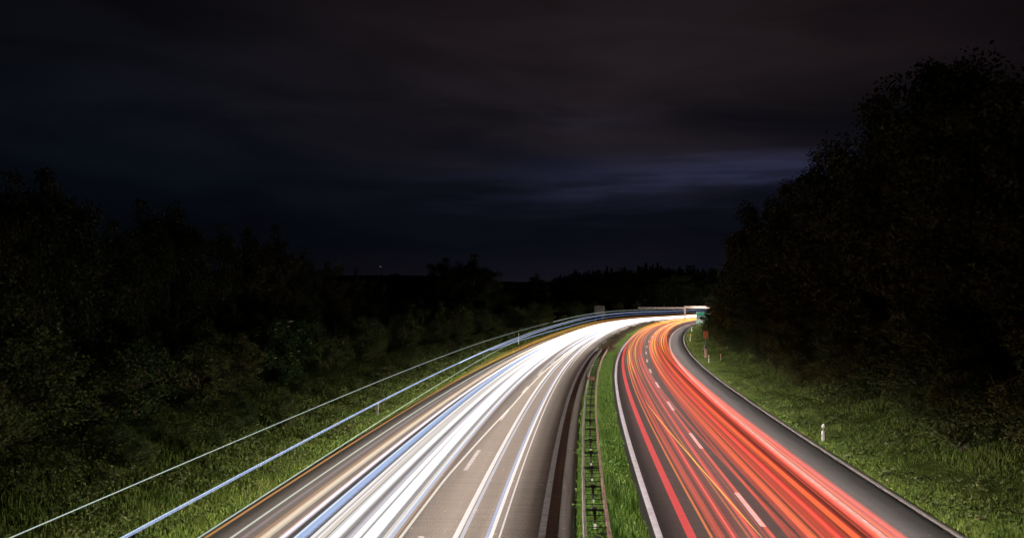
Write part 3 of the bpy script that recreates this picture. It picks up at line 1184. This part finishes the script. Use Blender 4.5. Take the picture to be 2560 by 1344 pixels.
def trail(color, off, h, r, label, al=.6, s0=12.0, s1=520.0, group=None, flat=1.0, wander=.06, taper=(0, 6)):
    """off / h may be lists of (station, value)"""
    n_ = max(6, int((s1 - s0) / 3))
    u = np.linspace(0, 1, n_)
    s_ = s0 + (s1 - s0) * u ** 1.3

    def val(v):
        return np.interp(s_, [a for a, b in v], [b for a, b in v]) if isinstance(v, list) else v + 0 * s_
    ph = random.uniform(0, 6.28)
    fade = sstep(15, 70, s_)
    o_ = val(off) + wander * fade * np.sin(s_ * .021 + ph) + wander * .5 * fade * np.sin(s_ * .052 + 2 * ph)
    h_ = val(h)
    t = np.interp(s_, S_, TH_)
    x, y, z = (np.interp(s_, S_, a) for a in (X_, Y_, Z_))
    rr = r * np.ones(n_)
    if taper[0]:
        rr *= np.clip(.02 + (s_ - s0) / taper[0], 0, 1)
    if taper[1]:
        rr *= np.clip(.02 + (s1 - s_) / taper[1], 0, 1)
    K = 6
    P0 = np.array([x[0] + o_[0] * math.cos(t[0]), y[0] - o_[0] * math.sin(t[0]), z[0]])
    V = []
    for k in range(K):
        a = 2 * math.pi * k / K
        oo = o_ + rr * math.cos(a) * flat
        V.append(np.stack([x + oo * np.cos(t), y - oo * np.sin(t), z + h_ + rr * math.sin(a)], 1) - P0)
    V = np.stack(V, 1).reshape(-1, 3)
    i_ = np.arange(n_ - 1)[:, None] * K
    k = np.arange(K)
    k2 = (k + 1) % K
    F = np.stack([i_ + k, i_ + k2, i_ + K + k2, i_ + K + k], -1).reshape(-1, 4)
    o = mesh_obj('light_trail', V, F, tmat(color, TC[color], al))
    o.location = P0
    return tag(o, label, 'light trail', group)


# -- oncoming: lamps high on lorries
trail('mint', -13.4, 3.6, .012, 'thin pale green trail highest over the left verge, near part before the gap', .85, 9, 157, TG_W, wander=0, taper=(0, 2))
trail('mint', -13.4, 3.6, .034, 'thin pale green trail highest over the far bend, beyond the gap', .8, 160.5, 500, TG_W, wander=0)
trail('periwinkle', -12.75, 2.80, .034, 'bold blue white trail crossing the left verge', .75, 11, 500, TG_W, wander=0)
trail('pale_blue', -12.75, 2.842, .013, 'pale core along the top of the bold blue trail', .85, 11, 500, TG_W, wander=0)
trail('periwinkle', [(90, -12.75), (170, -12.45), (500, -12.45)], [(90, 2.7), (170, 2.2), (500, 2.2)], .05, 'blue trail that leaves the bold blue one towards the far bend', .7, 90, 500, TG_W, wander=0)
trail('pale_blue', [(70, -12.75), (140, -13.1), (500, -13.1)], [(70, 2.8), (140, 3.0), (500, 2.9)], .04, 'pale trail just under the highest trail at the far bend', .7, 70, 500, TG_W, wander=0)
trail('mint', -8.95, 4.2, .012, 'thin pale green trail running down along the edge of the left verge', .8, 9, 190, TG_W, wander=0)
trail('amber', -14.3, .62, .035, 'thin amber trail along the outer edge of the oncoming carriageway', .7, 14, 500, TG_W, wander=0)
trail('mint', -13.5, .62, .028, 'thin pale green trail over the dark hard shoulder', .8, 14, 160, TG_W, wander=0)
trail('dull_lilac', -13.42, .42, .045, 'dull lilac trail over the dark hard shoulder', .7, 14, 150, TG_W, wander=0)
for i, (o, h, c) in enumerate(((-14.0, .9, 'amber'), (-13.6, 1.3, 'brown'), (-13.1, .9, 'brown'), (-13.0, 1.4, 'amber'), (-12.7, .8, 'amber'))):
    trail(c, o, h, .09, 'brownish amber trail outlining the outside of the far bend', .45, 60 + 12 * i, 500, TG_W, taper=(40, 6))
# -- oncoming: slow lane bundle
trail('amber', -12.62, .7, .05, 'amber fringe along the outer edge of the white bundle', .3, 14, 500, TG_W, wander=.02)
trail('cream', -12.35, .72, .10, 'broad cream trail, outermost of the white bundle', .45, 14, 500, TG_W, wander=.02)
trail('warm', -12.28, .80, .05, 'bright core of the broad cream trail', .3, 14, 500, TG_W, wander=.02)
trail('brown', -12.02, .6, .06, 'dark amber trail between the cream and lilac trails', .6, 14, 300, TG_W, wander=.02)
trail('lilac', -11.78, .72, .08, 'lilac white trail beside the cream trail', .8, 14, 500, TG_W, wander=.02)
trail('white', -11.72, .78, .035, 'white core of the lilac trail', .8, 14, 500, TG_W, wander=.02)
trail('warm', -11.5, .55, .10, 'soft cream trail between the lilac and blue trails', .32, 14, 500, TG_W, wander=.02)
trail('blue', -11.22, .74, .11, 'strong blue trail inside the white bundle', .75, 14, 230, TG_W, wander=.02)
trail('pale_blue', -11.28, .84, .03, 'light core of the strong blue trail', .8, 14, 260, TG_W, wander=.02)
NW = 'white headlight trail packed in the middle of the white bundle'
for i, o in enumerate((-10.95, -10.8, -10.62, -10.5, -10.36, -10.2, -10.05)):
    trail(('warm', 'white', 'warm', 'lilac', 'white', 'warm', 'white')[i], o, (.62, .8, .7, .9, .66, .75, .85)[i], (.07, .05, .08, .03, .10, .06, .09)[i],
          NW, (.45, .7, .6, .7, .7, .5, .75)[i], 14, 500, TG_W, wander=.05)
for i, o in enumerate((-9.55, -9.42, -9.28, -9.12, -9.0, -8.88, -8.7)):
    trail(('white', 'warm', 'white', 'white', 'pale_blue', 'white', 'warm')[i], o, (.7, .85, .62, .78, .7, .9, .66)[i], (.09, .05, .12, .09, .035, .11, .06)[i],
          NW, (.7, .6, .75, .75, .7, .7, .5)[i], 14, 500, TG_W, wander=.05)
trail('lilac', -9.78, .7, .07, 'greyish lilac trail in the dark seam of the white bundle', .35, 14, 200, TG_W, wander=.02)
trail('pale_blue', -8.52, .68, .09, 'pale blue white trail, innermost of the slow lane bundle', .65, 14, 500, TG_W, wander=.03)
trail('amber', -8.42, .6, .03, 'thin amber edge of the slow lane bundle', .5, 14, 300, TG_W, wander=.03)
trail('warm', [(12, -8.3), (35, -8.15), (60, -7.45), (110, -6.9), (500, -6.9)], .68, .045, 'thin cream trail changing lane across the lane dashes', .8, 14, 500, TG_W, wander=0)
# -- oncoming: soft broad glow of the overlapping lamps
for i, o in enumerate((-12.1, -11.5, -10.9, -10.4, -9.9, -9.4, -8.9)):
    trail(('warm', 'warm', 'white', 'warm', 'white', 'white', 'white')[i], o, .66, (.26, .24, .3, .3, .22, .32, .28)[i],
          'broad soft glow between the white headlight trails', (.01, .03, .08, .18, .16, .30, .24)[i], 14, 520, 'soft glow of the white bundle', wander=.04)
# -- oncoming: fast lane
trail('white', -6.5, .72, .085, 'bold white trail alone in the fast lane', .8, 14, 500, TG_W, wander=.03)
trail('pale_blue', -6.35, .62, .06, 'pale blue edge of the bold white fast lane trail', .5, 14, 500, TG_W, wander=.03)
trail('blue', -5.56, .66, .05, 'blue trail in the fast lane near the median', .7, 14, 500, TG_W, wander=.03)
trail('white', -5.42, .72, .06, 'white trail beside the blue one near the median', .8, 14, 500, TG_W, wander=.03)
trail('white', -5.15, .72, .03, 'thin white trail nearest the median', .7, 14, 500, TG_W, wander=.03)
# -- oncoming: added trails that fill in the glare of the far curve
for i in range(26):
    o = -12.3 + 7.7 * (i + random.uniform(-.3, .3)) / 26
    st_ = 52 + 60 * random.random() + (30 if o > -7 else 0)
    trail(random.choice(('white', 'white', 'white', 'warm', 'pale_blue')), o, random.uniform(.6, 1.05), random.uniform(.09, .16),
          'added white glare trail ending midway in the dazzling far curve', .55, st_, 520, 'white trails ending in the far curve', wander=.12, taper=(70, 6))

# -- outgoing: fast lane
trail('red', .74, .74, .125, 'pure red band nearest the median in the fast lane', .8, 12, 240, TG_R, flat=1.1, wander=.03)
trail('orange', 1.36, .72, .045, 'orange line right of the pure red band', .75, 12, 520, TG_R, wander=.03)
trail('yellow', 1.52, 1.55, .028, 'short yellow flasher streak in the fast lane bend', .9, 72, 116, TG_R, wander=0, taper=(10, 10))
trail('yellow', [(20, 2.9), (34, 2.45), (56, 1.72), (64, 1.6)], .95, .026, 'long yellow flasher streak slanting across the fast lane', .9, 24, 62, TG_R, wander=0, taper=(6, 6))
NR = 'red tail light trail packed in the fast lane bundle'
cl = ['coral', 'scarlet', 'coral', 'red', 'salmon', 'scarlet', 'orange', 'coral', 'red', 'scarlet', 'coral', 'scarlet', 'coral', 'red']
for i, o in enumerate((1.48, 1.62, 1.78, 1.9, 2.02, 2.15, 2.42, 2.55, 2.68, 2.82, 3.02, 3.15, 3.3)):
    trail(cl[i % 14], o, random.uniform(.62, 1.0), random.choice((.022, .03, .05, .08)), NR, random.uniform(.24, .5), 12, 520, TG_R, wander=.09)
for i, o in enumerate((1.75, 2.3, 2.85, 4.7, 5.2, 5.7, 6.2, 6.7, 7.1)):
    trail(('coral', 'scarlet', 'coral', 'salmon', 'coral', 'scarlet', 'coral', 'salmon', 'scarlet')[i], o, .62, (.26, .22, .28, .26, .3, .28, .3, .28, .2)[i],
          'broad soft red glow between the tail light trails', (.10, .10, .12, .12, .15, .15, .14, .10, .07)[i], 12, 200, 'soft glow of the red bundle', wander=.08, taper=(0, 120))
# -- outgoing: slow lane
NR2 = 'red tail light trail packed in the slow lane bundle'
for i in range(34):
    o = 4.25 + 2.75 * (i + random.uniform(-.3, .3)) / 34
    c = cl[(i * 5) % 14]
    trail(c, o, random.uniform(.6, 1.15), random.choice((.02, .03, .045, .07, .10)), NR2, random.uniform(.20, .44), 12, 520, TG_R, wander=.10)
trail('scarlet', [(12, 3.6), (60, 3.9), (140, 4.3), (520, 4.4)], .8, .05, 'scarlet trail drifting over the lane dashes', .45, 12, 520, TG_R, wander=.03)
trail('coral', [(12, 4.0), (50, 3.5), (120, 2.9), (520, 2.7)], .85, .06, 'coral trail crossing from the slow lane to the fast lane', .4, 12, 520, TG_R, wander=.03)
trail('scarlet', 6.95, .9, .06, 'outermost scarlet trail beside the hard shoulder', .6, 12, 300, TG_R, wander=.05)
trail('scarlet', 6.75, 1.0, .06, 'outer scarlet trail near the hard shoulder', .45, 12, 520, TG_R, wander=.05)
trail('crimson', 7.25, .6, .05, 'faint crimson trail over the right edge line', .35, 12, 200, TG_R, wander=.05)
# -- outgoing: further down the bend the trails turn orange and yellow
for i in range(22):
    o = .9 + 6.2 * (i + random.uniform(-.3, .3)) / 22
    trail(random.choice(('orange', 'yellow', 'orange', 'amber')), o, random.uniform(.7, 1.2), random.uniform(.05, .10),
          'orange trail starting midway along the outgoing bend', .3, 62 + 70 * random.random(), 520, 'orange trails of the outgoing bend', wander=.1, taper=(50, 6))
for i, o in enumerate((1.6, 2.2, 4.7, 5.0, 6.2, 6.5)):
    trail('yellow', o, .8, .08, 'golden trail in the outgoing bend', .6, 70 + 8 * i, 520, 'golden trails of the outgoing bend', wander=.06, taper=(40, 6))

# ------------------------------------------------------------------ added fill lights for road, verges and signs, standing for headlamps
trails = [o for o in bpy.data.objects if o.name.startswith('light_trail')]
anchor_in = next(o for o in trails if o['label'].startswith('bold white trail alone'))
anchor_out = next(o for o in trails if o['label'].startswith('pure red band'))
bpy.context.view_layer.update()


def fill_row(off, h, side, tilt, spread, watts, col, anchor, s_from=-40, s_to=330, seg=10.0, wid=.16):
    """added fill strips standing for the light of passing lamps; side -1 left, 1 right, 0 down"""
    ld = bpy.data.lights.new('fill_strip', 'AREA')
    ld.shape = 'RECTANGLE'
    ld.size, ld.size_y = seg, wid
    ld.energy = watts * seg / 10.0
    ld.color = col
    ld.spread = math.radians(spread)
    for s in np.arange(s_from, s_to, seg):
        a, b = at(s, off, h), at(s + seg, off, h)
        c = (a + b) / 2
        ex = (b - a) / np.linalg.norm(b - a)
        right = np.array([ex[1], -ex[0], 0])
        right /= np.linalg.norm(right)
        if side:
            d = right * side * math.cos(math.radians(tilt)) + np.array([0, 0, -math.sin(math.radians(tilt))])
        else:
            d = np.array([0, 0, -1.0])
        zx = -d - np.dot(-d, ex) * ex
        zx /= np.linalg.norm(zx)
        yx = np.cross(zx, ex)
        M = Matrix(((ex[0], yx[0], zx[0], c[0]), (ex[1], yx[1], zx[1], c[1]), (ex[2], yx[2], zx[2], c[2]), (0, 0, 0, 1)))
        lo = link(bpy.data.objects.new('fill_strip', ld))
        lo.parent = anchor
        lo.matrix_parent_inverse = anchor.matrix_world.inverted()
        lo.matrix_basis = M


WARM = (1.0, .88, .76)
PALE = (1.0, .92, .86)
fill_row(-12.3, 1.0, -1, 24, 112, P_LEFT_VERGE, WARM, anchor_in)
fill_row(6.3, 1.15, 1, 14, 76, P_RIGHT_VERGE, PALE, anchor_out)
fill_row(-11.4, 3.0, -1, 38, 78, P_HIGH_LEFT, WARM, anchor_in)
fill_row(6.3, 3.0, 1, 40, 76, P_HIGH_RIGHT, PALE, anchor_out)
fill_row(1.1, 1.7, -1, 33, 62, P_MEDIAN, PALE, anchor_out)
fill_row(-4.9, 1.2, 1, 18, 50, P_GUTTER, WARM, anchor_in)
fill_row(-7.6, 1.5, 0, 0, 150, P_ROAD_IN, WARM, anchor_in)
fill_row(-5.9, 1.5, 0, 0, 140, P_ROAD_IN * .8, WARM, anchor_in)
fill_row(3.7, 2.6, 0, 0, 165, P_ROAD_OUT, PALE, anchor_out)
fill_row(1.0, 2.2, 0, 0, 165, P_ROAD_OUT * .45, PALE, anchor_out)


def beam(s, off, toward, watts, anchor, pitch=-3.0, cone=44.0):
    """added spot, aimed slightly up, that brightens signs and gantry like a headlight"""
    ld = bpy.data.lights.new('sign_fill_spot', 'SPOT')
    ld.energy = watts
    ld.color = PALE
    ld.spot_size = math.radians(cone)
    ld.spot_blend = 1.0
    ld.shadow_soft_size = 0.0
    lo = link(bpy.data.objects.new('sign_fill_spot', ld))
    lo.location = at(s, off, .8)
    lo.rotation_euler = (math.radians(90 - pitch), 0, -(heading(s) + .10 + (math.pi if toward else 0)))
    lo.parent = anchor
    lo.matrix_parent_inverse = anchor.matrix_world.inverted()


for s_b in (82, 96):
    beam(s_b, 6.6, False, 1300.0, anchor_out, -2.0, 34.0)
for s_b in (165, 190, 215, 240, 265, 280):
    beam(s_b, 5.6, False, P_BEAM, anchor_out)
    beam(s_b + 8, 1.9, False, P_BEAM, anchor_out)
